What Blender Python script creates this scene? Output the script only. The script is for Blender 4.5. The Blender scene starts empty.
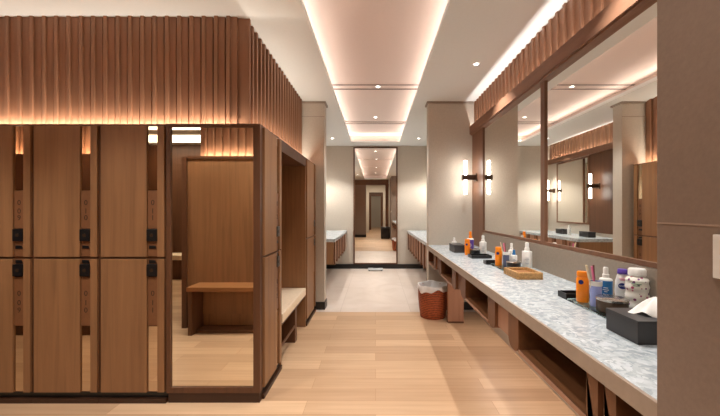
import bpy, bmesh, math, random
from mathutils import Vector, Matrix
random.seed(4)
C = bpy.context.scene.collection
PI = math.pi

# ------------------------------------------------------------------ materials
def lin(r, g, b):
    f = lambda v: (v/255/12.92) if v/255 <= .04045 else ((v/255+.055)/1.055)**2.4
    return (f(r), f(g), f(b), 1)

def base(name):
    m = bpy.data.materials.new(name); m.use_nodes = True
    nt = m.node_tree
    return m, nt, nt.nodes['Principled BSDF']

def N(nt, t, **kw):
    n = nt.nodes.new(t)
    for k, v in kw.items(): setattr(n, k, v)
    return n

def coords(nt, scale=(1, 1, 1), rnd=True):
    tc = N(nt, 'ShaderNodeTexCoord'); mp = N(nt, 'ShaderNodeMapping')
    mp.inputs['Scale'].default_value = scale
    nt.links.new(tc.outputs['Object'], mp.inputs['Vector'])
    if rnd:
        oi = N(nt, 'ShaderNodeObjectInfo'); ml = N(nt, 'ShaderNodeMath', operation='MULTIPLY')
        ml.inputs[1].default_value = 31.7
        nt.links.new(oi.outputs['Random'], ml.inputs[0])
        nt.links.new(ml.outputs[0], mp.inputs['Location'])
    return mp.outputs['Vector']

def ramp(nt, fac, stops):
    r = N(nt, 'ShaderNodeValToRGB'); e = r.color_ramp.elements
    e[0].position, e[0].color = stops[0]; e[1].position, e[1].color = stops[-1]
    for p, c in stops[1:-1]:
        x = e.new(p); x.color = c
    nt.links.new(fac, r.inputs['Fac']); return r.outputs['Color']

def bump(nt, bs, h, strength=.1, dist=.002):
    b = N(nt, 'ShaderNodeBump'); b.inputs['Strength'].default_value = strength; b.inputs['Distance'].default_value = dist
    nt.links.new(h, b.inputs['Height']); nt.links.new(b.outputs['Normal'], bs.inputs['Normal'])

def wood(name, c, axis='z', var=.22, rough=.42, grain=1.0, coat=0.0):
    m, nt, bs = base(name)
    s = {'z': (26, 26, 1.1), 'x': (1.1, 26, 26), 'y': (26, 1.1, 26)}[axis]
    s = tuple(v*grain for v in s)
    v = coords(nt, s)
    n = N(nt, 'ShaderNodeTexNoise'); n.inputs['Scale'].default_value = 1; n.inputs['Detail'].default_value = 6
    n.inputs['Distortion'].default_value = .5; n.inputs['Roughness'].default_value = .6
    nt.links.new(v, n.inputs['Vector'])
    k = lambda f: tuple(max(0, min(1, q*f)) for q in c[:3])+(1,)
    col = ramp(nt, n.outputs['Fac'], [(.28, k(1-1.5*var)), (.5, k(1)), (.74, k(1+var))])
    nt.links.new(col, bs.inputs['Base Color'])
    bs.inputs['Roughness'].default_value = rough
    bs.inputs['Specular IOR Level'].default_value = .4
    bump(nt, bs, n.outputs['Fac'], .12, .001)
    return m

def plain(name, c, rough=.5, metal=0, spec=.5, **kw):
    m, nt, bs = base(name)
    v = coords(nt, (1, 1, 1))
    n = N(nt, 'ShaderNodeTexNoise'); n.inputs['Scale'].default_value = 40
    nt.links.new(v, n.inputs['Vector'])
    k = lambda f: tuple(min(1, q*f) for q in c[:3])+(1,)
    nt.links.new(ramp(nt, n.outputs['Fac'], [(.3, k(.95)), (.7, k(1.05))]), bs.inputs['Base Color'])
    bs.inputs['Roughness'].default_value = rough; bs.inputs['Metallic'].default_value = metal
    bs.inputs['Specular IOR Level'].default_value = spec
    for a, b in kw.items(): bs.inputs[a].default_value = b
    return m

def mirror(name, c, rough=.0):
    m, nt, bs = base(name)
    bs.inputs['Base Color'].default_value = c; bs.inputs['Metallic'].default_value = 1
    bs.inputs['Roughness'].default_value = rough
    return m

def emit(name, c, s):
    m, nt, bs = base(name)
    bs.inputs['Base Color'].default_value = c
    bs.inputs['Emission Color'].default_value = c; bs.inputs['Emission Strength'].default_value = s
    return m

def wallpaper(name, c, scale=90, var=.06):
    m, nt, bs = base(name)
    v = coords(nt, (1, 1, 1), False)
    n = N(nt, 'ShaderNodeTexNoise'); n.inputs['Scale'].default_value = scale; n.inputs['Detail'].default_value = 3
    nt.links.new(v, n.inputs['Vector'])
    k = lambda f: tuple(min(1, q*f) for q in c[:3])+(1,)
    nt.links.new(ramp(nt, n.outputs['Fac'], [(.3, k(1-var)), (.7, k(1+var))]), bs.inputs['Base Color'])
    bs.inputs['Roughness'].default_value = .75; bs.inputs['Specular IOR Level'].default_value = .25
    bump(nt, bs, n.outputs['Fac'], .25, .002)
    return m

def floor_planks(name):
    m, nt, bs = base(name)
    v = coords(nt, (1, 1, 1), False)
    b = N(nt, 'ShaderNodeTexBrick'); b.offset = .37; b.offset_frequency = 2
    b.inputs['Scale'].default_value = 1; b.inputs['Brick Width'].default_value = 1.25; b.inputs['Row Height'].default_value = .145
    b.inputs['Mortar Size'].default_value = .0012; b.inputs['Mortar Smooth'].default_value = .3; b.inputs['Bias'].default_value = 0
    b.inputs['Color1'].default_value = lin(182, 148, 116); b.inputs['Color2'].default_value = lin(208, 174, 140)
    b.inputs['Mortar'].default_value = lin(158, 116, 78)
    nt.links.new(v, b.inputs['Vector'])
    mp = N(nt, 'ShaderNodeMapping'); mp.inputs['Scale'].default_value = (1.6, 34, 1)
    nt.links.new(v, mp.inputs['Vector'])
    n = N(nt, 'ShaderNodeTexNoise'); n.inputs['Scale'].default_value = 1; n.inputs['Detail'].default_value = 5
    nt.links.new(mp.outputs[0], n.inputs['Vector'])
    g = ramp(nt, n.outputs['Fac'], [(.3, (.86, .84, .8, 1)), (.7, (1.0, 1.0, 1.0, 1))])
    mx = N(nt, 'ShaderNodeMixRGB', blend_type='MULTIPLY'); mx.inputs[0].default_value = 1
    nt.links.new(b.outputs['Color'], mx.inputs[1]); nt.links.new(g, mx.inputs[2])
    nt.links.new(mx.outputs[0], bs.inputs['Base Color'])
    bs.inputs['Roughness'].default_value = .38; bs.inputs['Specular IOR Level'].default_value = .35
    bump(nt, bs, b.outputs['Fac'], -.2, .001)
    return m

def floor_marble(name):
    m, nt, bs = base(name)
    v = coords(nt, (1, 1, 1), False)
    b = N(nt, 'ShaderNodeTexBrick'); b.offset = 0
    b.inputs['Scale'].default_value = 1; b.inputs['Brick Width'].default_value = .9; b.inputs['Row Height'].default_value = .9
    b.inputs['Mortar Size'].default_value = .002
    b.inputs['Color1'].default_value = lin(205, 190, 176); b.inputs['Color2'].default_value = lin(212, 198, 186)
    b.inputs['Mortar'].default_value = lin(176, 160, 146)
    mp = N(nt, 'ShaderNodeMapping'); mp.inputs['Location'].default_value = (.45, .1, 0)
    nt.links.new(v, mp.inputs['Vector']); nt.links.new(mp.outputs[0], b.inputs['Vector'])
    n = N(nt, 'ShaderNodeTexNoise'); n.inputs['Scale'].default_value = 2.2; n.inputs['Detail'].default_value = 7; n.inputs['Distortion'].default_value = 1.5
    nt.links.new(v, n.inputs['Vector'])
    g = ramp(nt, n.outputs['Fac'], [(.35, (.92, .9, .88, 1)), (.6, (1, 1, 1, 1))])
    mx = N(nt, 'ShaderNodeMixRGB', blend_type='MULTIPLY'); mx.inputs[0].default_value = 1
    nt.links.new(b.outputs['Color'], mx.inputs[1]); nt.links.new(g, mx.inputs[2])
    nt.links.new(mx.outputs[0], bs.inputs['Base Color'])
    bs.inputs['Roughness'].default_value = .3
    return m

def counter_marble(name):
    m, nt, bs = base(name)
    v = coords(nt, (1, 1, 1), False)
    vo = N(nt, 'ShaderNodeTexVoronoi'); vo.inputs['Scale'].default_value = 48
    n0 = N(nt, 'ShaderNodeTexNoise'); n0.inputs['Scale'].default_value = 9; n0.inputs['Detail'].default_value = 5
    ad = N(nt, 'ShaderNodeMixRGB', blend_type='ADD'); ad.inputs[0].default_value = .25
    nt.links.new(v, n0.inputs['Vector']); nt.links.new(v, ad.inputs[1]); nt.links.new(n0.outputs['Color'], ad.inputs[2])
    nt.links.new(ad.outputs[0], vo.inputs['Vector'])
    sx = N(nt, 'ShaderNodeSeparateColor'); nt.links.new(vo.outputs['Color'], sx.inputs[0])
    c1 = ramp(nt, sx.outputs[0], [(0, lin(164, 172, 175)), (.5, lin(186, 193, 196)), (1, lin(208, 214, 217))])
    n = N(nt, 'ShaderNodeTexNoise'); n.inputs['Scale'].default_value = 30; n.inputs['Detail'].default_value = 6
    nt.links.new(v, n.inputs['Vector'])
    c2 = ramp(nt, n.outputs['Fac'], [(.35, (.82, .84, .86, 1)), (.6, (1, 1, 1, 1))])
    mx = N(nt, 'ShaderNodeMixRGB', blend_type='MULTIPLY'); mx.inputs[0].default_value = 1
    nt.links.new(c1, mx.inputs[1]); nt.links.new(c2, mx.inputs[2])
    nt.links.new(mx.outputs[0], bs.inputs['Base Color'])
    bs.inputs['Roughness'].default_value = .22
    return m

def wicker(name, c, sc=70):
    m, nt, bs = base(name)
    v = coords(nt, (1, 1, 1))
    w1 = N(nt, 'ShaderNodeTexWave', bands_direction='Z'); w1.inputs['Scale'].default_value = sc; w1.inputs['Distortion'].default_value = 3
    w1.inputs['Detail'].default_value = 2; w1.inputs['Detail Scale'].default_value = 4
    n = N(nt, 'ShaderNodeTexNoise'); n.inputs['Scale'].default_value = 60
    nt.links.new(v, w1.inputs['Vector']); nt.links.new(v, n.inputs['Vector'])
    mx = N(nt, 'ShaderNodeMath', operation='MULTIPLY'); nt.links.new(w1.outputs['Fac'], mx.inputs[0]); nt.links.new(n.outputs['Fac'], mx.inputs[1])
    k = lambda f: tuple(min(1, q*f) for q in c[:3])+(1,)
    nt.links.new(ramp(nt, mx.outputs[0], [(.05, k(.45)), (.3, k(1)), (.6, k(1.35))]), bs.inputs['Base Color'])
    bs.inputs['Roughness'].default_value = .55
    bump(nt, bs, mx.outputs[0], .6, .004)
    return m

def dotted(name, c, d, sc=55):
    m, nt, bs = base(name)
    v = coords(nt, (1, 1, 1))
    vo = N(nt, 'ShaderNodeTexVoronoi'); vo.inputs['Scale'].default_value = sc
    nt.links.new(v, vo.inputs['Vector'])
    st = N(nt, 'ShaderNodeMath', operation='LESS_THAN'); st.inputs[1].default_value = .33
    nt.links.new(vo.outputs['Distance'], st.inputs[0])
    mx = N(nt, 'ShaderNodeMixRGB'); mx.inputs[1].default_value = c
    hs = N(nt, 'ShaderNodeMixRGB'); hs.inputs[1].default_value = d; hs.inputs[2].default_value = lin(190, 90, 120)
    sx = N(nt, 'ShaderNodeSeparateColor'); nt.links.new(vo.outputs['Color'], sx.inputs[0]); nt.links.new(sx.outputs[0], hs.inputs[0])
    nt.links.new(st.outputs[0], mx.inputs[0]); nt.links.new(hs.outputs[0], mx.inputs[2])
    nt.links.new(mx.outputs[0], bs.inputs['Base Color']); bs.inputs['Roughness'].default_value = .35
    return m

def glassy(name, c, alpha_rough=.02):
    m, nt, bs = base(name)
    bs.inputs['Base Color'].default_value = c; bs.inputs['Transmission Weight'].default_value = 1
    bs.inputs['Roughness'].default_value = alpha_rough; bs.inputs['IOR'].default_value = 1.25
    return m

W_DOOR = wood('locker veneer', lin(142, 102, 68), 'z', .16)
W_FRAME = wood('dark veneer frame', lin(94, 61, 40), 'z', .15)
W_DARK = wood('dark plinth wood', lin(58, 34, 20), 'x', .15)
W_SLAT = wood('fluted cladding wood', lin(150, 109, 83), 'z', .14, .5)
W_HEAD = wood('header wood', lin(132, 95, 73), 'y', .12)
W_STRIP = wood('walnut strip wood', lin(118, 83, 62), 'z', .14)
W_NICHE = wood('niche wood', lin(110, 70, 42), 'y', .2)
W_POST = wood('apron post wood', lin(112, 72, 46), 'z', .15)
W_LEG = wood('pinkish leg wood', lin(164, 122, 98), 'z', .1)
W_BENCH = wood('bench wood', lin(150, 102, 62), 'x', .15)
CEIL = wallpaper('ceiling paint', lin(226, 228, 225), 40, .01)
PANEL = wallpaper('cove panel paint', lin(216, 198, 188), 40, .01)
WALLP = wallpaper('beige wall covering', lin(192, 182, 168), 90, .05)
WALLD = wallpaper('shaded wall covering', lin(140, 121, 107), 90, .05)  # beige covering again, with the partition's shade put into the colour
SPLASH = wallpaper('taupe splashback', lin(150, 138, 124), 60, .05)
BLACK = plain('black skirting', lin(26, 23, 21), .4)
FLOOR = floor_planks('oak planks'); MARBF = floor_marble('stone floor tile'); MARB = counter_marble('mottled marble')
STONE_EDGE = plain('taupe stone edge', lin(160, 142, 126), .35)
MIRROR = mirror('silver mirror', (.93, .92, .88, 1)); BRONZE = mirror('bronze mirror', (.66, .52, .38, 1), .03); MIRRORW = mirror('warm mirror', (.88, .83, .73, 1))
BLK = plain('black plastic', lin(22, 21, 22), .3); GREYBOX = plain('charcoal leatherette', lin(52, 50, 50), .45)
CREAM = plain('cream leather', lin(232, 212, 184), .5); WHITE = plain('white plastic', lin(235, 233, 228), .35)
TISSUE = plain('tissue paper', lin(245, 243, 238), .9)
METAL = plain('brushed steel', lin(190, 185, 178), .25, 1); DBRONZE = plain('dark bronze', lin(84, 66, 52), .4, .7)
ORANGE = plain('orange plastic', lin(250, 140, 20), .3); BLUE = plain('blue plastic', lin(30, 110, 175), .3)
NAVY = plain('navy print', lin(22, 38, 120), .4); LILAC = plain('lilac gel', lin(150, 160, 215), .25)
PINK = plain('pink plastic', lin(222, 110, 150), .4); PURPLE = plain('purple plastic', lin(92, 66, 160), .35)
COMBW = plain('pale comb wood', lin(226, 205, 170), .5); BROWN = plain('brown plastic', lin(120, 62, 50), .4)
WICKD = wicker('reddish wicker', lin(158, 76, 38), 16); WICKL = wicker('golden wicker', lin(200, 152, 92), 40)
JARM = dotted('spotted jar', lin(236, 232, 222), lin(110, 60, 120))
GLASS = glassy('green edged glass', (.80, .95, .90, 1)); BAG = plain('thin white liner', lin(226, 224, 222), .6)
PLATE = plain('brown number plate', lin(120, 78, 48), .45); ENGR = plain('dark engraving', lin(52, 32, 20), .6)
LENS = emit('lamp lens', (1, .96, .9, 1), 7); TUBE = emit('sconce tube', (1, .94, .87, 1), 20)
LUM = emit('luminous ceiling', (1, .88, .72, 1), 5)
GREENB = plain('pale green label', lin(150, 175, 150), .5)

# ------------------------------------------------------------------ mesh builder
class MB:
    def __init__(s): s.bm = bmesh.new()
    def box(s, x0, x1, y0, y1, z0, z1, bev=0):
        r = bmesh.ops.create_cube(s.bm, size=1)
        vs = r['verts']
        bmesh.ops.scale(s.bm, vec=(abs(x1-x0), abs(y1-y0), abs(z1-z0)), verts=vs)
        bmesh.ops.translate(s.bm, vec=((x0+x1)/2, (y0+y1)/2, (z0+z1)/2), verts=vs)
        if bev:
            es = list({e for v in vs for e in v.link_edges})
            bmesh.ops.bevel(s.bm, geom=es, offset=bev, segments=2, affect='EDGES', profile=.7)
        return s
    def lathe(s, prof, seg=28, cx=0, cy=0, sx=1, sy=1, wob=None):
        rings = []
        for i, (r, z) in enumerate(prof):
            if r <= 1e-6:
                rings.append([s.bm.verts.new((cx, cy, z))])
            else:
                ring = []
                for k in range(seg):
                    a = 2*PI*k/seg
                    rr, zz = (r, z) if wob is None else wob(i, a, r, z)
                    ring.append(s.bm.verts.new((cx+rr*sx*math.cos(a), cy+rr*sy*math.sin(a), zz)))
                rings.append(ring)
        for a, b in zip(rings, rings[1:]):
            for k in range(seg):
                k2 = (k+1) % seg
                if len(a) == 1 and len(b) == 1: continue
                if len(a) == 1: s.bm.faces.new((a[0], b[k2], b[k]))
                elif len(b) == 1: s.bm.faces.new((a[k], a[k2], b[0]))
                else: s.bm.faces.new((a[k], a[k2], b[k2], b[k]))
        return s
    def prism(s, pts, axis, a0, a1):
        """polygon pts in the two other axes, extruded along axis"""
        def P(p, t):
            return {'x': (t, p[0], p[1]), 'y': (p[0], t, p[1]), 'z': (p[0], p[1], t)}[axis]
        A = [s.bm.verts.new(P(p, a0)) for p in pts]; B = [s.bm.verts.new(P(p, a1)) for p in pts]
        n = len(pts)
        s.bm.faces.new(A); s.bm.faces.new(B[::-1])
        for i in range(n): s.bm.faces.new((A[i], B[i], B[(i+1) % n], A[(i+1) % n]))
        return s
    def rod(s, p, q, r, seg=10):
        p, q = Vector(p), Vector(q); d = q-p
        m = Matrix.Translation((p+q)/2) @ d.to_track_quat('Z', 'Y').to_matrix().to_4x4()
        bmesh.ops.create_cone(s.bm, cap_ends=True, segments=seg, radius1=r, radius2=r, depth=d.length, matrix=m)
        return s
    def build(s, name, mat, parent=None, smooth=False, loc=None):
        bmesh.ops.recalc_face_normals(s.bm, faces=s.bm.faces[:])
        me = bpy.data.meshes.new(name); s.bm.to_mesh(me); s.bm.free()
        me.materials.append(mat)
        if smooth:
            for p in me.polygons: p.use_smooth = True
            try: me.set_sharp_from_angle(angle=math.radians(38))
            except Exception: pass
        o = bpy.data.objects.new(name, me); C.objects.link(o)
        if parent: o.parent = parent
        if loc: o.location = loc
        return o

def tag(o, label=None, cat=None, group=None, kind=None):
    if label: o['label'] = label
    if cat: o['category'] = cat
    if group: o['group'] = group
    if kind: o['kind'] = kind
    return o
def thing(name, label, cat, loc=(0, 0, 0), rz=0, group=None):
    o = bpy.data.objects.new(name, None); C.objects.link(o); o.empty_display_size = .1
    o.location = loc; o.rotation_euler = (0, 0, rz)
    return tag(o, label, cat, group, 'thing')
def struct(name, mb, mat):
    return tag(mb.build(name, mat), kind='structure')
def copy_tree(o, parent=None):
    c = o.copy(); C.objects.link(c)
    if parent: c.parent = parent
    for ch in list(o.children): copy_tree(ch, c)
    return c
def dup(o, loc, rz=None, label=None):
    c = copy_tree(o); c.location = loc
    if rz is not None: c.rotation_euler = (0, 0, rz)
    if label: c['label'] = label
    return c
def text(name, body, size, mat, parent, loc, rot, ext=.0004):
    o = _text(name, body, size, mat, parent, loc, rot, ext)
    me = bpy.data.meshes.new_from_object(o.evaluated_get(bpy.context.evaluated_depsgraph_get()))
    q = bpy.data.objects.new(name, me); C.objects.link(q); q.parent = parent; q.location = loc; q.rotation_euler = rot
    bpy.data.objects.remove(o)
    q.name = name
    if not me.materials: me.materials.append(mat)
    return q
def _text(name, body, size, mat, parent, loc, rot, ext):
    cu = bpy.data.curves.new(name, 'FONT'); cu.body = body; cu.size = size; cu.extrude = ext
    cu.align_x = 'CENTER'; cu.align_y = 'CENTER'; cu.materials.append(mat); cu.resolution_u = 4
    o = bpy.data.objects.new(name, cu); C.objects.link(o); o.parent = parent; o.location = loc; o.rotation_euler = rot
    return o

def fluted(u0, u1, z0, z1, period=.089, t=.034, f=.019):
    """vertical cladding along local x, face towards -y: groove, slim raised rib, broad board"""
    mb = MB(); pts = [(u0, 0)]; u = u0+.004
    while u+period <= u1+.02:
        e = min(u+period-.016, u1-.002)
        pts += [(u, 0), (u+.001, -t+.003), (u+.004, -t), (u+.025, -t), (u+.028, -t+.003), (u+.029, -f), (e, -f+.002), (e+.001, 0)]
        u += period
    pts += [(u1, 0), (u1, .02), (u0, .02)]
    mb.prism(pts, 'z', z0, z1)
    return mb

# ------------------------------------------------------------------ dimensions
H = 2.70                       # soffit height
XM, XC, HC = 1.27, .668, .84    # mirror plane, counter front, counter top
YL = 2.155                     # front of the left lockers
XL = -.775                     # corridor face of the left lockers
YP, YP2 = 4.16, 4.30           # corridor piers
YF = 7.05                      # end wall
LT = 1.876                     # locker top

# ------------------------------------------------------------------ room shell
struct('floor', MB().box(-5, 2.2, -9.2, 4.06, -.1, 0), FLOOR)
struct('floor_stone', MB().box(-1.6, 1.6, 4.06, 7.3, -.1, 0), MARBF)
m = MB(); m.box(-5, -.5, -1.2, 7.3, H, H+.04); m.box(.5, 2.2, -1.2, 7.3, H, H+.04)
m.box(-.5, .5, 6.69, 7.3, H, H+.04); m.box(-.5, .5, -1.2, -.6, H, H+.04)
struct('ceiling', m, CEIL)
m = MB(); m.box(-.8, .8, -.8, 6.9, 2.87, 2.91)
m.box(-.8, -.72, -.8, 6.9, H+.04, 2.87); m.box(.72, .8, -.8, 6.9, H+.04, 2.87)
m.box(-.72, .72, 6.82, 6.9, H+.04, 2.87); m.box(-.72, .72, -.8, -.72, H+.04, 2.87)
struct('ceiling_cove', m, PANEL)
struct('ceiling_rear', MB().box(-5, 2.2, -9.2, -1.2, H, H+.04), CEIL)
struct('wall_end', MB().box(-1.6, 1.6, YF, YF+.15, 0, H), WALLP)
struct('wall_right', MB().box(XM+.06, XM+.2, .7, YF, 0, H), WALLP)
struct('wall_right_lower', MB().box(XM, XM+.06, .752, YP, 0, 1.03), WALLP)
struct('wall_left_end', MB().box(-1.6, -1.2705, 4.32, YF, 0, H), WALLP)
struct('wall_right_end', MB().box(1.2705, XM+.06, YP2, YF, 0, H), WALLP)
struct('wall_left', MB().box(-5.1, -5, -9.2, 7.3, 0, 2.9), WALLD)
struct('wall_partition', MB().box(.66, 2.2, -1.0, .75, 0, H), WALLD)
struct('trim_1', MB().box(.6588, .66, -1.0, .75, 1.267, 1.2705), plain('joint line', lin(168, 146, 130), .6))
struct('wall_outer', MB().box(2.2, 2.3, -9.2, 7.3, 0, 2.9), WALLD)
struct('wall_back', MB().box(-5, 2.2, -9.3, -9.2, 0, 2.9), WALLP)
# piers either side of the corridor
m = MB(); m.box(-1.6, -.665, YP, 4.32, 0, H); struct('wall_pier_left', m, WALLP)
m = MB(); m.box(.688, XM+.06, YP, YP2, 0, H); struct('wall_pier_right', m, WALLP)
struct('trim_2', MB().box(-.96, -.645, YP-.02, 4.34, H-.022, H).box(-.96, -.6648, YP-.0012, YP, 2.505, 2.511), plain('grey cornice', lin(150, 135, 122), .5))
struct('trim_3', MB().box(.668, XM, YP-.02, YP2+.02, H-.022, H), plain('grey cornice r', lin(150, 135, 122), .5))
struct('baseboard_left', MB().box(-.80, -.655, YP-.012, 4.332, 0, .10), BLACK)
struct('baseboard_right', MB().box(.678, XM, YP-.012, YP2+.012, 0, .10), BLACK)
struct('baseboard_end', MB().box(-1.27, 1.27, YF-.02, YF, 0, .10), BLACK)

# fluted cladding (left block front and side, right header, far walls)
o = struct('trim_4', fluted(-5, -.946+.024, 1.80, H), W_SLAT); o.location = (0, 2.32+.024, 0)
o = struct('trim_5', fluted(0, YP-2.346, 1.80, H), W_SLAT); o.location = (-.946-.024, 2.346, 0); o.rotation_euler = (0, 0, PI/2)
o = struct('trim_6', fluted(0, YP-.75, 2.29, H), W_SLAT); o.location = (XM+.045, YP, 0); o.rotation_euler = (0, 0, -PI/2)
# header above the mirrors: a channel with a lip that hides the light strip
m = MB(); m.box(1.222, 1.236, .752, YP, 2.274, 2.374); m.box(1.236, XM+.06, .752, YP, 2.262, 2.29)
struct('trim_7', m, W_HEAD)
struct('trim_8', MB().box(XM-.012, XM+.02, 3.75, YP, 1.03, 2.262).box(XM-.012, XM+.02, 3.74, YP-.0, .851, 1.03), W_STRIP)

# ------------------------------------------------------------------ lockers
def locker(name, label, w, depth, d0, d1, s1, r1, loc, rz, num):
    """front towards local -y at y=0; door x d0..d1, strip d1..s1, rib s1..r1"""
    t = thing(name, label, 'locker', loc, rz, 'two-tier lockers')
    m = MB(); m.box(0, w, .02, depth, .068, 1.78)
    m.box(0, w, .02, .10, 1.78, LT); m.box(0, w, 0, .02, LT-.014, LT); m.box(0, w, .006, .02, .068, LT-.014)
    m.build('carcass', W_FRAME, t)
    MB().box(0, w, .012, depth-.02, 0.0, .0675).build('plinth', BLK, t)
    MB().box(.001, w-.001, -.012, .0119, 0, .03, .002).build('kick_strip', W_DARK, t)
    for lo, hi in ((.982, LT-.014), (.074, .968)):
        m = MB(); m.box(d0, d1, -.012, .006, lo, hi, .002); m.box(s1, r1, -.012, .006, lo, hi, .002)
        m.build('door', W_DOOR, t)
    for z0, z1 in ((1.431, 1.862), (.078, .515)):
        MB().box(d1+.004, s1-.004, -.002, .006, z0, z1, .001).build('mirror_strip', BRONZE, t)
    cx = (d1+s1)/2
    for z0, z1, tx in ((1.172, 1.427, 0), (.519, .846, 1)):
        p = MB().box(d1+.003, s1-.003, -.004, .006, z0, z1, .001).build('number_plate', PLATE, t)
        zz = (1.345, 1.288, 1.243) if tx == 0 else (.735, .672, .622)
        for ch, z in zip(num, zz): text('locker_number', ch, .05, ENGR, p, (cx, -.0045, z), (PI/2, 0, 0))
    for z0, z1 in ((1.088, 1.168), (.853, .933)):
        k = MB().box(d1+.001, s1-.001, -.016, .006, z0, z1, .004).build('lock', BLK, t)
        MB().rod((cx, -.018, (z0+z1)/2), (cx, -.010, (z0+z1)/2), .012, 16).build('knob', DBRONZE, k)
    m = MB(); m.box(d1+.003, s1-.003, -.002, .006, .985, 1.086); m.box(d1+.003, s1-.003, -.002, .006, .936, .966)
    m.build('strip_infill', PLATE, t)
    for z in (1.045, .948):
        MB().prism([(d1+.012, z-.008), (s1-.012, z-.008), (s1-.02, z+.012), (d1+.012, z+.014)], 'y', -.006, -.001).build('finger_pull', BLK, t)
    return t

PX = .449
x0 = -1.404-PX
locker('locker', 'two-tier wooden locker immediately left of the tall mirror door', PX, .45, .013, .320, .391, .436, (x0, YL, 0), 0, '011')
locker('locker', 'two-tier wooden locker second to the left of the tall mirror door', PX, .45, .013, .320, .391, .436, (x0-PX, YL, 0), 0, '010')
locker('locker', 'two-tier wooden locker cut off by the left edge of the picture', PX, .45, .013, .320, .391, .436, (x0-2*PX, YL, 0), 0, '009')
locker('locker', 'narrow two-tier locker facing the corridor round the corner from the mirror door', .425, .40, .012, .278, .352, .408, (XL, 2.195, 0), PI/2, '012')
locker('locker', 'two-tier locker facing the corridor between the cushioned bench and the beige pier', .55, .40, .012, .40, .475, .53, (XL, 3.565, 0), PI/2, '014')

# tall mirror door on the end of the row
t = thing('mirror_door', 'tall full-height mirror door in dark wood frame at the end of the lockers', 'mirror', (-1.404, YL, 0))
w = .629
m = MB(); m.box(0, .026, -.008, .035, .068, LT); m.box(w-.045, w, -.008, .035, .068, LT)
m.box(.026, w-.045, -.008, .035, LT-.022, LT); m.box(.026, w-.045, -.008, .035, .068, .104)
m.build('frame', W_FRAME, t)
MB().box(.026, w-.045, .004, .034, .104, LT-.022).build('mirror_pane', MIRRORW, t)
MB().box(.01, w-.004, -.002, .039, .0, .0675).build('plinth', W_DARK, t)
MB().box(0, w, .0352, .039, .07, LT).build('back_board', W_FRAME, t)

# bench alcove in the corridor face (y 2.62 .. 3.56)
t = thing('bench_alcove', 'wood-lined alcove with a bench between two lockers facing the corridor', 'alcove', (XL, 2.622, 0))
L = .94
MB().box(-.40, -.38, 0, L, 0, 1.78).build('back_panel', W_DOOR, t)
MB().box(-.3799, 0, 0, .02, .0, 1.7799).build('side_panel', W_DOOR, t); MB().box(-.3799, 0, L-.02, L, 0, 1.7799).build('side_panel', W_DOOR, t)
m = MB(); m.box(-.40, 0, 0, L, 1.78, 1.80); m.box(-.10, 0, 0, L, 1.80, LT); m.build('soffit', W_FRAME, t)
MB().box(-.38, -.005, .02, L-.02, .335, .357).build('bench_board', W_FRAME, t)
MB().box(-.3, -.01, .50, .57, .0, .335).build('leg', W_FRAME, t)
MB().box(-.02, -.008, .02, .50, .15, .17).build('rail', W_FRAME, t)
c = MB().box(-.375, .008, -.446, .446, 0, .078, .016).build('seat_cushion', CREAM, None, True, (XL, 2.622+L/2, .3575))
tag(c, 'cream leather seat cushion on the bench in the locker alcove', 'cushion')
# ------------------------------------------------------------------ right vanity
t = thing('vanity_counter', 'long mottled grey marble vanity counter under the wall mirrors', 'counter', (XC, .752, 0))
L = YP-.754
MB().box(.012, XM-XC-.0, 0, L, HC-.03, HC, .003).build('countertop', MARB, t)
MB().box(0, .012, 0, L, HC-.055, HC, .003).build('front_edge', STONE_EDGE, t)
MB().box(.012, .10, 0, L, HC-.055, HC-.0301).build('support_rail', W_FRAME, t)
MB().box(XM-XC-.022, XM-XC-.001, 0, 3.74-.752, HC+.0005, 1.032).build('backsplash', SPLASH, t)

def mirror_panel(label, y0, y1, frame_near, frame_far):
    t = thing('wall_mirror', label, 'mirror', (XM, y0, 1.035), 0, 'mirrors over the vanity')
    l = y1-y0
    MB().box(0, .02, frame_near, l-frame_far, .024, 1.226).build('mirror_pane', MIRROR, t)
    m = MB(); m.box(-.012, .02, 0, l, 0, .024)
    if frame_near: m.box(-.012, .02, 0, frame_near, .024, 1.226)
    if frame_far: m.box(-.012, .02, l-frame_far, l, .024, 1.226)
    m.build('frame', W_STRIP, t)
mirror_panel('large wall mirror over the near half of the marble counter', .755, 2.41, 0, .028)
mirror_panel('smaller wall mirror over the far half of the counter beside the beige pier', 2.412, 3.738, .028, 0.0)

# niche cabinets hanging under the counter
def rpost(y0, y1, z0, z1, r=.045):
    pts = [(y0, z1), (y1, z1), (y1, z0+r)]
    for k in range(1, 7): a = -PI/2*k/6; pts.append((y1-r+r*math.cos(a), z0+r+r*math.sin(a)))
    for k in range(0, 7): a = -PI/2-PI/2*k/6; pts.append((y0+r+r*math.cos(a), z0+r+r*math.sin(a)))
    return pts
ZB = .615
def niche(label, y0, y1, p0, p1):
    t = thing('niche_cabinet', label, 'cabinet', (.681, y0, ZB), 0, 'open niches under the marble counter')
    l = y1-y0; h = .7849-ZB
    m = MB(); m.box(.004, .42, 0, l, 0, .016); m.box(.40, .42, 0, l, .016, h)
    m.box(.0045, .40, -.016, 0, .0005, h-.0005); m.box(.0045, .40, l, l+.016, .0005, h-.0005)
    m.build('niche_box', W_NICHE, t)
    MB().box(0, .008, 0, l, -.002, .016).build('front_lip', W_LEG, t)
    if p0: MB().prism(rpost(-p0, -.0008, -.005, h), 'x', 0, .05).build('post', W_POST, t)
    if p1: MB().prism(rpost(l+.0008, l+p1, -.005, h), 'x', 0, .05).build('post', W_POST, t)
niche('open wooden niche under the counter nearest the shaded partition', .77, .905, 0, .05)
niche('open wooden niche under the counter below the charcoal tissue box', 1.035, 1.525, .055, .115)
niche('open wooden niche under the middle of the counter', 1.94, 2.425, .115, .13)
niche('open wooden niche under the counter just above the wicker bin', 2.85, 3.33, .13, .115)
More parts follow.
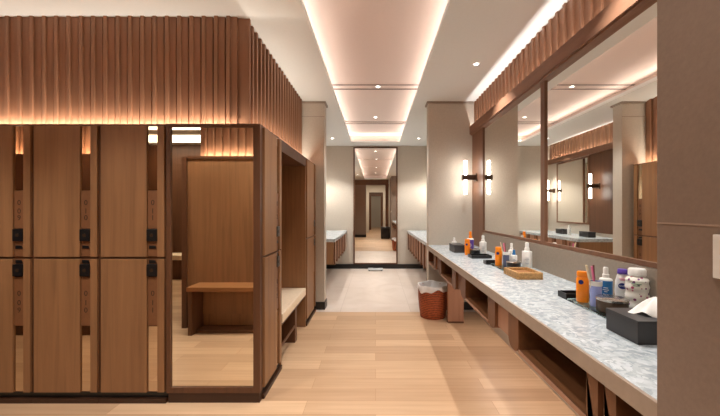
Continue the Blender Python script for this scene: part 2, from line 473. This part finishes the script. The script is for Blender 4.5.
niche('open wooden niche under the counter against the beige pier', 3.75, 4.13, .115, 0)
for y0, y1, la in ((.956, .979, 'narrow apron panel between the first two niches from the partition'), (1.642, 1.823, 'apron panel between the second and third niches from the partition'),
                   (2.557, 2.718, 'apron panel beside the counter leg between two niches'), (3.447, 3.633, 'apron panel above the bin between the last two niches')):
    tag(MB().box(.69, .70, 0, y1-y0, 0, .148).build('apron_board', W_LEG if y1 < 2 else W_POST, None, False, (.008, y0, .636)), la, 'board', 'apron boards under the counter', 'thing')
t = thing('counter_support', 'square pinkish wooden support under the counter beside the wicker bin', 'support', (.83, 3.66, 0))
MB().box(0, .18, 0, .06, 0.02, HC-.05, .003).build('leg', W_LEG, t)
MB().box(.0, .18, .0, .06, 0, .02).build('foot_plate', W_FRAME, t)

# sconces
def sconce(label, x, y, sgn):
    t = thing('wall_sconce', label, 'wall lamp', (x, y, 1.70), 0, 'wall sconces')
    MB().box(0, -sgn*.012, -.045, .045, -.05, .05, .002).build('wall_plate', DBRONZE, t)
    MB().box(-sgn*.012, -sgn*.175, -.03, .03, -.03, .03, .003).build('bracket', DBRONZE, t)
    for z0, z1 in ((.031, .21), (-.21, -.031)):
        MB().lathe([(0, z0), (.015, z0), (.018, z0+.01), (.018, z1-.01), (.014, z1), (0, z1)], 20, -sgn*.135, 0).build('light_tube', TUBE, t, True)
sconce('lit glass tube sconce on the wood strip between the beige pier and the vanity mirror', XM-.012, 4.00, 1)
sconce('lit sconce on the left wall beyond the pier, near the end mirror', -1.27, 6.82, -1)
sconce('lit sconce on the right wall beyond the pier, near the end mirror', 1.27, 6.82, 1)
sconce('lit sconce on the left wall of the end bay behind the pier', -1.254, 5.45, -1)
struct('trim_12', MB().box(-1.2699, -1.254, 4.321, 5.68, .9, 2.27), W_FRAME)
m = MB(); m.box(-1.236, -1.222, YP2, 7.0, 2.274, 2.374); m.box(-1.2699, -1.236, YP2, 7.0, 2.274, 2.29); struct('trim_13', m, W_HEAD)
o = struct('trim_14', fluted(0, 7.0-YP2, 2.29, H, t=.014, f=.009), W_SLAT); o.location = (-1.2695, YP2, 0); o.rotation_euler = (0, 0, PI/2)

# ------------------------------------------------------------------ end bay
t = thing('end_mirror', 'tall narrow wall mirror on the end wall between the two end vanities', 'mirror', (0, YF, .10))
m = MB(); m.box(-.485, -.455, -.03, 0, 0, 2.57); m.box(.455, .485, -.03, 0, 0, 2.57); m.box(-.455, .455, -.03, 0, 2.545, 2.57); m.box(-.455, .455, -.03, 0, 0, .025)
m.build('frame', W_FRAME, t)
MB().box(-.455, .455, -.018, -.001, .025, 2.545).build('mirror_pane', MIRROR, t)
def end_vanity(label, sgn, xf, y0):
    t = thing('end_vanity', label, 'vanity', (sgn*1.27, y0, 0), 0, 'vanities in the end bay')
    w = 1.27-xf; l = YF-.005-y0
    a = lambda u: -sgn*u
    MB().box(0, a(w), 0, l, HC-.05, HC, .003).build('countertop', MARB, t)
    MB().box(0, a(w-.03), .0, l, .44, HC-.05).build('cabinet', W_DOOR, t)
    k = 0
    yy = .04
    while yy < l-.1:
        MB().prism(rpost(yy, yy+.09, .425, HC-.051, .03), 'x', a(w-.03), a(w-.008)).build('post', W_POST, t); yy += .32
    yy = .14
    while yy+.2 < l:
        MB().box(a(w-.0299), a(w-.022), yy, yy+.20, .47, HC-.06, .002).build('panel', W_LEG, t); yy += .32
end_vanity('marble-topped hanging vanity on the left of the end bay', -1, .63, 5.0)
end_vanity('marble-topped hanging vanity on the right of the end bay behind the pier', 1, .70, 4.32)
def bay_mirror(label, x, sgn, y0, y1):
    t = thing('bay_mirror', label, 'mirror', (x, y0, 1.03), 0)
    l = y1-y0; a = -sgn
    MB().box(a*.002, a*.014, .03, l-.03, .03, 1.2).build('mirror_pane', MIRROR, t)
    m = MB(); m.box(0, a*.02, 0, .03, 0, 1.23); m.box(0, a*.02, l-.03, l, 0, 1.23); m.box(0, a*.02, .03, l-.03, 0, .03); m.box(0, a*.02, .03, l-.03, 1.2, 1.23)
    m.build('frame', W_STRIP, t)
bay_mirror('wall mirror over the left end vanity, seen only by reflection', -1.27, -1, 5.70, 6.70)
bay_mirror('wall mirror over the right end vanity, hidden behind the beige pier', 1.27, 1, 4.8, 6.6)
t = thing('bathroom_scale', 'small glass bathroom scale on the stone floor before the end mirror', 'scale', (0, 6.88, 0))
MB().box(-.16, .16, -.13, .10, .012, .03, .006).build('platform', plain('pale scale glass', lin(205, 206, 204), .15), t)
for sx in (-.13, .13):
    for sy in (-.10, .07): MB().rod((sx, sy, 0), (sx, sy, .013), .015).build('foot', BLK, t)
MB().box(-.05, .05, .03, .08, .0302, .033).build('display', BLK, t)

# ------------------------------------------------------------------ ceiling fittings
def slot(y, label):
    t = thing('air_slot', label, 'air vent', (0, y, 2.87), 0, 'air slots in the coffer')
    MB().box(-.72, .72, -.017, .017, -.004, 0).build('slot', plain('slot brown', lin(42, 30, 25), .8), t)
    m = MB(); m.box(-.72, .72, -.022, -.017, -.007, 0); m.box(-.72, .72, .017, .022, -.007, 0); m.build('slot_edge', PANEL, t)
slot(4.02, 'thin dark air slot across the coffer, front one of the pair above the piers')
slot(4.16, 'thin dark air slot across the coffer, rear one of the pair above the piers')
slot(5.72, 'thin dark air slot across the coffer beyond the piers, front one of that pair')
slot(5.84, 'thin dark air slot across the coffer beyond the piers, rear one of that pair')
slot(2.25, 'thin dark air slot high overhead across the coffer, seen only by reflection')

LIGHTS = []
def downlight(label, x, y, z, power, ang=95, blend=.55):
    t = thing('downlight', label, 'ceiling light', (x, y, z), 0, 'recessed downlights')
    MB().lathe([(.022, -.001), (.040, -.003), (.042, 0), (.022, 0)], 24).build('trim_ring', WHITE, t, True)
    MB().lathe([(0, -.0015), (.022, -.0015), (.022, 0)], 24).build('lens', LENS, t)
    l = bpy.data.lights.new('spot', 'SPOT'); l.energy = power; l.spot_size = math.radians(ang); l.spot_blend = blend
    l.shadow_soft_size = .02; l.color = (1, .975, .94)
    o = bpy.data.objects.new('spot', l); C.objects.link(o); o.location = (x, y, z-.02)
def area(loc, target, sx, sy, power, color, long_axis=None, spread=180):
    """rectangle light at loc facing target; its longer side lies along long_axis"""
    if sy > sx: sx, sy, dflt = sy, sx, (0, 1, 0)
    else: dflt = (1, 0, 0)
    l = bpy.data.lights.new('led_strip', 'AREA'); l.shape = 'RECTANGLE'; l.size = sx; l.size_y = sy; l.energy = power; l.color = color; l.spread = math.radians(spread)
    o = bpy.data.objects.new('led_strip', l); C.objects.link(o)
    z = (Vector(loc)-Vector(target)).normalized(); x = Vector(long_axis or dflt); x = (x-z*x.dot(z)).normalized(); y = z.cross(x)
    m = Matrix((x, y, z)).transposed().to_4x4(); m.translation = loc
    o.matrix_world = m
    return o

K = .8
downlight('small recessed downlight between the paired air slots of the coffer', .03, 4.09, 2.87, 60*K)
downlight('small recessed downlight in the coffer in front of the far air slots', .0, 5.45, 2.87, 60*K)
downlight('recessed downlight overhead in the coffer, seen only by reflection', .03, 2.1, 2.87, 65*K)
downlight('recessed downlight in the right soffit above the marble counter', .97, 3.08, H, 70*K)
downlight('recessed downlight overhead in the right soffit near the partition', .97, 1.5, H, 65*K)
downlight('recessed downlight in the right soffit of the end bay', .85, 6.3, H, 110*K)
downlight('recessed downlight in the left soffit of the end bay', -.85, 6.3, H, 110*K)
for i, (x, s) in enumerate(((-.3, 'at the corridor corner'), (-1.7, 'above the tall mirror door'), (-2.9, 'above the lockers left of the tall mirror door'))):
    downlight('added unseen downlight in the aisle ceiling '+s, x if i else -.72, 1.25, H, 64*K)  # added out of view to light the locker fronts
downlight('recessed downlight over the corridor behind the camera position', .0, .3, 2.87, 35*K)

WARM = (1, .87, .74); PINKW = (1, .89, .82)
# coffer strips lie on the soffit behind its edge and face the panel
for sx in (-1, 1):
    o = area((sx*.60, 3.05, 2.752), (sx*.45, 3.05, 2.87), .02, 7.4, 10*K, PINKW)
area((0, 6.76, 2.752), (0, 6.65, 2.87), 1.2, .02, 2.4*K, PINKW)
# channel behind the locker tops
area((-2.95, 2.280, 1.868), (-2.95, 2.345, 1.915), 3.9, .012, 26*K, WARM)
area((-.904, 3.25, 1.868), (-.97, 3.25, 1.915),   .012, 1.75, 12*K, WARM)
# strip under the back of the niches
area((1.16, 2.2, .60), (1.16, 2.2, 0), .03, 2.7, 7*K, (1, .86, .78))
# channel above the mirrors
area((-1.245, 5.8, 2.296), (-1.245, 5.8, 2.7), .01, 2.3, 14*K, (1, .92, .86))
area((1.254, 2.45, 2.296), (1.25, 2.45, 2.7), .012, 3.35, 9*K, (1, .94, .90))

# ------------------------------------------------------------------ behind the camera (seen in the mirrors)
m = MB(); m.box(-1.2, .62, -1.1, -1.0, 2.46, H); m.box(.47, .62, -1.1, -1.0, 0, 2.46); struct('trim_9', m, W_STRIP)
struct('wall_rear_left', MB().box(-1.2, -.45, -1.35, -1.0, 0, 2.46), WALLD)
struct('baseboard_rear', MB().box(-1.0, -.44, -1.36, -.988, 0, .12), BLACK)
struct('wall_rear_right', MB().box(.66, 2.2, -1.1, -1.0, 0, H), WALLP)
for nm, y, xa, xb, z in (('wall_portal_1', -3.6, -.36, .42, 2.25), ('wall_portal_2', -6.4, -.28, .34, 2.15)):
    m = MB(); m.box(-1.2, xa, y-.2, y, 0, H); m.box(xb, 1.4, y-.2, y, 0, H); m.box(xa, xb, y-.2, y, z, H); struct(nm, m, WALLP if y > -5 else W_FRAME)
struct('wall_corridor_left', MB().box(-1.3, -1.2, -9.2, -1.0, 0, H), WALLP)
struct('wall_corridor_right', MB().box(1.4, 1.5, -9.2, -1.1, 0, H), WALLP)
area((0, -2.3, 2.68), (0, -2.3, 0), 1.0, .5, 40*K, WARM); area((0, -5, 2.68), (0, -5, 0), 1.0, .5, 22*K, WARM); area((0, -7.8, 2.68), (0, -7.8, 0), 1.0, .5, 10*K, WARM)
t = thing('stool', 'dark square stool behind the camera, seen small in the end mirror', 'stool', (.44, -.3, 0))
MB().box(-.2, .2, -.2, .2, .04, .46, .008).build('body', BLK, t); MB().box(-.18, .18, -.18, .18, 0, .04).build('foot', W_DARK, t); MB().box(-.2, .2, -.2, .2, .46, .52, .015).build('seat', GREYBOX, t)

# bench unit on the other side of the aisle, seen in the tall mirror door
t = thing('opposite_bench_unit', 'wooden panelled bench across the aisle, reflected in the tall mirror door', 'bench', (-1.95, .80, 0), 0)
w = 1.0
MB().box(-.115, w-.02, -.05, 0, 0, LT-.02).build('back_panel', W_DOOR, t)
m = MB(); m.box(-.17, -.115, -.45, .02, 0, LT); m.box(-.115, w-.02, -.08, .015, LT-.02, LT+.01); m.build('frame', W_FRAME, t)
MB().box(.01, .74, .0, .24, .455, .50, .006).build('seat', W_BENCH, t)
m = MB(); m.box(.02, .06, .002, .225, 0, .455); m.build('leg', W_FRAME, t)
MB().box(.065, .735, .002, .02, .16, .45).build('under_panel', W_DOOR, t)
MB().box(.065, .735, .002, .16, .0, .03).build('base_board', W_FRAME, t)
o = struct('trim_10', fluted(.97, 2.03, 1.80, H), W_SLAT); o.location = (0, .62-.024, 0); o.rotation_euler = (0, 0, PI)
o = struct('trim_11', fluted(2.9, 5, 1.80, H), W_SLAT); o.location = (0, .83-.024, 0); o.rotation_euler = (0, 0, PI)
area((-1.5, .66, 1.868), (-1.5, .60, 1.915), 1.0, .015, 9*K, WARM); area((-3.95, .875, 1.84), (-3.95, .86, 2.2), 1.9, .015, 22*K, WARM)
m = MB(); m.box(-5, -2.9, .90, 1.0, 0, LT); struct('wall_aisle', m, W_FRAME)
struct('wall_aisle_rear', MB().box(-5, -1.3, -2.7, -2.6, 0, H), W_FRAME)
struct('wall_aisle_side', MB().box(-1.3, -1.2, -2.6, -1.35, 0, H), WALLD)
t = thing('rear_bench', 'cream-topped bench far behind the camera, glimpsed in the edge of the mirror door', 'bench', (-4.0, -1.6, 0))
MB().box(-.9, .9, -.4, 0, .36, .45, .02).build('seat_cushion', CREAM, t); MB().box(-.88, .88, -.38, -.02, 0, .36).build('base', W_FRAME, t)
for y0, y1, la in ((-1.25, -1.1, 'narrow luminous ceiling strip behind the lockers, seen only in the mirror door'), (-2.3, -1.7, 'wide luminous ceiling panel behind the lockers, seen only in the mirror door')):
    t = thing('ceiling_panel_light', la, 'ceiling light', (-3.2, y0, H))
    MB().box(-1.7, 1.8, 0, y1-y0, -.012, -.004).build('diffuser', LUM, t)
    m = MB(); m.box(-1.72, -1.7, 0, y1-y0, -.014, 0); m.box(1.8, 1.82, 0, y1-y0, -.014, 0); m.box(-1.7, 1.8, 0, y1-y0, -.004, 0); m.build('frame', WHITE, t)

# ------------------------------------------------------------------ bin
t = thing('waste_bin', 'round reddish wicker waste bin with a white liner by the beige pier', 'bin', (.70, 3.91, 0))
MB().lathe([(0, 0), (.135, 0), (.14, .01), (.152, .10), (.160, .20), (.163, .345), (.158, .35), (.152, .34), (.148, .20), (.135, .02), (0, .02)], 40).build('basket', WICKD, t, True)
rr = random.Random(2); ph = [rr.uniform(0, 6) for _ in range(4)]
def wob(i, a, r, z):
    if i == 0: return r+.004*math.sin(7*a+ph[0]), z+.018*math.sin(3*a+ph[1])+.012*math.sin(8*a+ph[2])
    return r+.003*math.sin(9*a+ph[3]), z+.006*math.sin(5*a)
MB().lathe([(.169, .305), (.170, .345), (.164, .362), (.152, .358), (.142, .30), (.12, .12), (0, .10)], 48, wob=wob).build('liner', BAG, t, True)

t.scale = (1.1, 1.1, 1.08)
# ------------------------------------------------------------------ toiletries
Z = HC+.0008; ZT = HC+.0128
face = lambda x, y: -math.atan2(x, y)
def glass_tray(label, x, y, w, l):
    t = MB().box(-w/2, w/2, -l/2, l/2, .001, .0118, .003).build('glass_tray', GLASS, None, False, (x, y, Z)); tag(t, label, 'tray')
def dish(label, x, y, w, l, h=.03):
    t = thing('black_dish', label, 'dish', (x, y, Z))
    m = MB(); m.box(-w/2, w/2, -l/2, l/2, 0, .008); m.box(-w/2, w/2, -l/2, -l/2+.006, .008, h); m.box(-w/2, w/2, l/2-.006, l/2, .008, h)
    m.box(-w/2, -w/2+.006, -l/2+.006, l/2-.006, .008, h); m.box(w/2-.006, w/2, -l/2+.006, l/2-.006, .008, h); m.build('tray_body', BLK, t)
    MB().box(-w/2+.008, w/2-.008, -l/2+.008, l/2-.008, .0082, .012).build('liner_mat', GREYBOX, t)
def orange_bottle(label, x, y, z=ZT, h=.148):
    t = thing('lotion_bottle', label, 'bottle', (x, y, z), face(x, y)+.1)
    k = h/.148
    MB().lathe([(0, 0), (.024, 0), (.0265, .004*k), (.027, .06*k), (.0265, .112*k), (.023, .120*k), (0, .120*k)], 32, sy=.62).build('body', ORANGE, t, True)
    MB().lathe([(0, .1203*k), (.0235, .1203*k), (.025, .123*k), (.0245, .145*k), (.022, .148*k), (0, .148*k)], 32, sy=.6).build('cap', ORANGE, t, True)
    m = MB(); m.rod((-.008, -.0172, .098*k), (-.008, -.0135, .098*k), .0105, 24); m.build('emblem', NAVY, t)
def comb_cup(label, x, y, body, z=ZT, combs=True, which=''):
    t = thing('comb_cup', label, 'cup', (x, y, z))
    MB().lathe([(0, 0), (.022, 0), (.023, .004), (.0245, .115), (.0225, .115), (.021, .006), (0, .006)], 28).build('cup_wall', body, t, True)
    MB().lathe([(.0248, .095), (.0258, .096), (.0262, .116), (.0225, .1165), (.0222, .1155), (.0244, .1152)], 28).build('rim_band', WHITE, t, True)
    if combs:
        for mat, cn, dx, dy, tip in ((COMBW, 'cream', -.005, .0, (-.055, .0, .19)), (PINK, 'pink', .002, -.006, (-.028, -.006, .185)), (BROWN, 'brown', .006, .008, (-.006, .01, .19))):
            q = thing('comb', cn+' comb standing in '+which, 'comb', (x, y, z))
            a = Vector((dx, dy, .012)); b = Vector(tip); b.x = b.x*.8
            d = (b-a).normalized(); mid = a+(b-a)*.62
            MB().rod(a, mid, .0035).build('handle', mat, q, True)
            mb = MB(); mb.box(-.006, .006, -.0025, .0025, 0, (b-mid).length, .002)
            o = mb.build('comb_head', mat, q); o.location = mid; o.rotation_euler = d.to_track_quat('Z', 'Y').to_euler()
def pump_bottle(label, x, y, bodym, z, h, r, capm=WHITE, lines=True, flat=1.0):
    t = thing('shampoo_bottle', label, 'bottle', (x, y, z), face(x, y))
    b = h*.70
    MB().lathe([(0, 0), (r*.94, 0), (r, .004), (r, b*.93), (r*.93, b*.97), (r*.5, b), (0, b)], 32, sy=flat).build('body', WHITE, t, True)
    if bodym is not WHITE: MB().lathe([(r*1.012, h*.04), (r*1.018, h*.045), (r*1.018, b*.9), (r*1.012, b*.905)], 32, sy=flat).build('label_wrap', bodym, t, True)
    MB().lathe([(0, b+.0003), (r*.52, b+.0003), (r*.52, h*.80), (r*.40, h*.81), (r*.40, h*.97), (r*.33, h), (0, h)], 24).build('cap', capm, t, True)
    if lines:
        ink = WHITE if bodym is not WHITE else plain('grey print', lin(150, 155, 165), .5)
        m = MB()
        for i, (wd, zz) in enumerate(((.6, .62), (.8, .54), (.45, .47), (.7, .36), (.5, .31))):
            m.box(-r*wd*.55, r*wd*.55, -r*flat*1.03-.001, -r*flat*1.03+r*.25, b*zz, b*zz+.0032)
        m.build('print_lines', ink, t)
def lotion(label, x, y, z):
    t = thing('lotion_bottle', label, 'bottle', (x, y, z), face(x, y))
    MB().lathe([(0, 0), (.024, 0), (.027, .004), (.031, .06), (.029, .11), (.021, .142), (0, .145)], 32, sy=.62).build('body', WHITE, t, True)
    MB().lathe([(0, .1453), (.021, .1453), (.0215, .148), (.020, .166), (.018, .168), (0, .168)], 28, sy=.8).build('cap', PURPLE, t, True)
    p = MB().lathe([(0, 0), (.017, 0), (.017, .0012), (0, .0012)], 28).build('logo_disc', NAVY, t); p.location = (0, -.0193, .088); p.rotation_euler = (PI/2, 0, 0)
    p.scale = (1, .85, 1)
    text('logo_text', 'NIVEA', .0098, WHITE, t, (0, -.0209, .088), (PI/2, 0, 0))
    m = MB(); m.box(-.012, .012, -.0186, -.0125, .121, .1235); m.box(-.010, .010, -.0182, -.0125, .115, .117); m.build('print_lines', PINK, t)
def jar(label, x, y, z):
    t = thing('spotted_jar', label, 'jar', (x, y, z), face(x, y))
    pr = [(0, 0), (.038, 0), (.043, .006)]
    for i in range(25):
        u = i/24; pr.append((.0435+.0022*math.sin(u*3*2*PI), .01+u*.128))
    pr += [(.040, .146), (.030, .155), (0, .156)]
    MB().lathe(pr, 36).build('body', JARM, t, True)
    MB().lathe([(0, .1563), (.030, .1563), (.034, .160), (.034, .184), (.030, .190), (0, .191)], 32).build('lid', WHITE, t, True)
    m = MB(); m.box(-.020, .016, -.0462, -.036, .124, .1275); m.box(-.014, .010, -.0462, -.036, .116, .119); m.build('print_lines', GREENB, t)
def tin(label, x, y, z, r=.058, h=.062):
    t = thing('round_tin', label, 'tin', (x, y, z))
    MB().lathe([(0, 0), (r*.96, 0), (r, .003), (r, h*.82), (0, h*.82)], 40).build('body', DBRONZE if r > .056 else BLK, t, True)
    MB().lathe([(0, h*.822), (r*1.03, h*.822), (r*1.03, h*.97), (r*.98, h), (0, h)], 40).build('lid', METAL, t, True)
def tissue_box(label, x0, x1, y0, y1, h=.08, tissue=True):
    t = thing('tissue_box', label, 'tissue box', ((x0+x1)/2, (y0+y1)/2, Z))
    w, l = (x1-x0)/2, (y1-y0)/2
    MB().box(-w, w, -l, l, 0, h-.012, .002).build('body', GREYBOX, t)
    MB().box(-w-.001, w+.001, -l-.001, l+.001, h-.012, h, .0015).build('lid', GREYBOX, t)
    if tissue:
        rr = random.Random(5)
        def wb(i, a, r, z):
            f = (1-i/5)
            return r*(1+.22*math.sin(3*a+i*.7)+.1*math.sin(7*a+1)), z+.010*math.sin(4*a+i)*f
        MB().lathe([(.075, h+.003), (.064, h+.014), (.046, h+.034), (.026, h+.050), (.008, h+.060), (0, h+.062)], 40, sx=1.0, sy=.7, wob=wb).build('tissue', TISSUE, t, True)
        MB().box(-.06, .06, -.03, .03, h+.0001, h+.0012).build('opening_rim', BLK, t)

# group near the partition
tissue_box('charcoal tissue box with a white tissue sticking out beside the shaded partition', .89, 1.14, 1.085, 1.235)
tin('round dark tin with a steel lid just behind the big tissue box', 1.035, 1.40, ZT)
glass_tray('green-edged glass tray under the toiletries nearest the partition', 1.075, 1.46, .22, .31)
dish('black dish at the end of the nearest glass tray', 1.035, 1.665, .13, .075)
orange_bottle('orange bottle with dark emblem on the glass tray nearest the partition', 1.003, 1.55)
comb_cup('lilac cup holding combs beside the orange bottle nearest the partition', 1.022, 1.485, LILAC, which='the lilac cup nearest the partition')
pump_bottle('blue and white bottle between the lilac cup and the white lotion nearest the partition', 1.108, 1.54, BLUE, ZT, .17, .027)
lotion('white lotion bottle with purple cap and round blue logo', 1.208, 1.565, Z)
jar('white spotted jar with a white lid behind the charcoal tissue box', 1.195, 1.462, Z+0)

# group in the middle of the counter
t = thing('wicker_tray', 'low golden wicker tray in the middle of the marble counter', 'basket', (1.01, 2.20, Z), .03)
def ring(w, l, h, th):
    m = MB(); m.box(-w, w, -l, l, 0, .006)
    m.box(-w, w, -l, -l+th, .006, h, .006); m.box(-w, w, l-th, l, .006, h, .006); m.box(-w, -w+th, -l+th, l-th, .006, h, .006); m.box(w-th, w, -l+th, l-th, .006, h, .006); return m
ring(.086, .105, .045, .016).build('tray_body', WICKL, t)
MB().box(-.068, .068, -.087, .087, .0062, .028, .008).build('folded_cloth', plain('tan cloth', lin(150, 100, 52), .8), t)
glass_tray('glass tray under the toiletries behind the wicker tray', 1.05, 2.50, .2, .30)
tin('round black tin with a steel lid behind the wicker tray', 1.04, 2.41, ZT, .05, .06)
orange_bottle('orange bottle behind the wicker tray, next to the middle comb cup', .985, 2.56)
comb_cup('dark-blue cup holding combs behind the wicker tray', 1.02, 2.50, plain('slate cup', lin(86, 92, 120), .3), which='the dark-blue cup behind the wicker tray')
pump_bottle('small blue-capped bottle behind the wicker tray', 1.09, 2.52, WHITE, ZT, .13, .024, BLUE)
pump_bottle('tall white shampoo bottle right behind the wicker tray', 1.165, 2.46, WHITE, Z, .205, .036)
pump_bottle('slim white bottle left of the tall white one behind the wicker tray', 1.13, 2.66, WHITE, Z, .18, .024)
dish('black dish left of the middle orange bottle', .985, 2.70, .13, .07)

# group by the pier
tissue_box('small black tissue box on the counter against the beige pier', .835, .955, 3.39, 3.62, .08, False)
orange_bottle('orange bottle beside the small black tissue box at the pier', .93, 3.24, Z, .16)
dish('wide black tray of toiletries at the far end of the counter', .995, 3.06, .19, .13, .028)
tin('round black tin on the counter between the far black tray and the pier', 1.0, 3.22, Z, .05, .065)
pump_bottle('purple bottle with an orange cap at the far end of the counter', .99, 3.34, PURPLE, Z, .23, .034, ORANGE)
pump_bottle('white shampoo bottle against the mirror end beside the wood strip', 1.075, 3.20, WHITE, Z, .20, .034)
pump_bottle('short white bottle behind the orange bottle at the pier', .90, 3.66, WHITE, Z, .14, .028)
# left end vanity, seen in the right-hand mirror
for x, y, la in ((-1.0, 5.35, 'black box at the near end of the left end vanity'), (-1.02, 6.1, 'black box in the middle of the left end vanity')):
    tissue_box(la, x-.06, x+.06, y-.12, y+.12, .09, False)
pump_bottle('white bottle on the left end vanity', -1.0, 5.85, WHITE, Z, .18, .03)

# outlet on the partition
t = thing('wall_socket', 'pale wall socket plate on the shaded partition at the picture edge', 'socket', (.6598, .575, 1.21), -PI/2)
MB().box(-.044, .044, -.008, 0, -.042, .042, .002).build('plate', WHITE, t)
m = MB(); m.box(-.030, .030, -.0095, -.008, .004, .032, .001); m.box(-.030, .030, -.0095, -.008, -.032, -.004, .001); m.build('rocker', CREAM, t)

# ------------------------------------------------------------------ world, camera, view
w = bpy.data.worlds.new('World'); bpy.context.scene.world = w; w.use_nodes = True
w.node_tree.nodes['Background'].inputs[0].default_value = (1, .9, .8, 1); w.node_tree.nodes['Background'].inputs[1].default_value = .3
cam = bpy.data.cameras.new('Camera'); co = bpy.data.objects.new('Camera', cam); C.objects.link(co)
co.location = (0, 0, 1.3); co.rotation_euler = (PI/2, 0, 0)
cam.sensor_width = 36; cam.lens = 16; cam.shift_x = -15.5/720; cam.shift_y = 1.5/720; cam.clip_start = .02
sc = bpy.context.scene; sc.camera = co
sc.view_settings.view_transform = 'Standard'; sc.view_settings.look = 'None'; sc.view_settings.gamma = 1; sc.view_settings.exposure = .62
sc.cycles.max_bounces = 10; sc.cycles.glossy_bounces = 6; sc.cycles.diffuse_bounces = 5; sc.cycles.sample_clamp_indirect = 6
sc.cycles.use_denoising = True
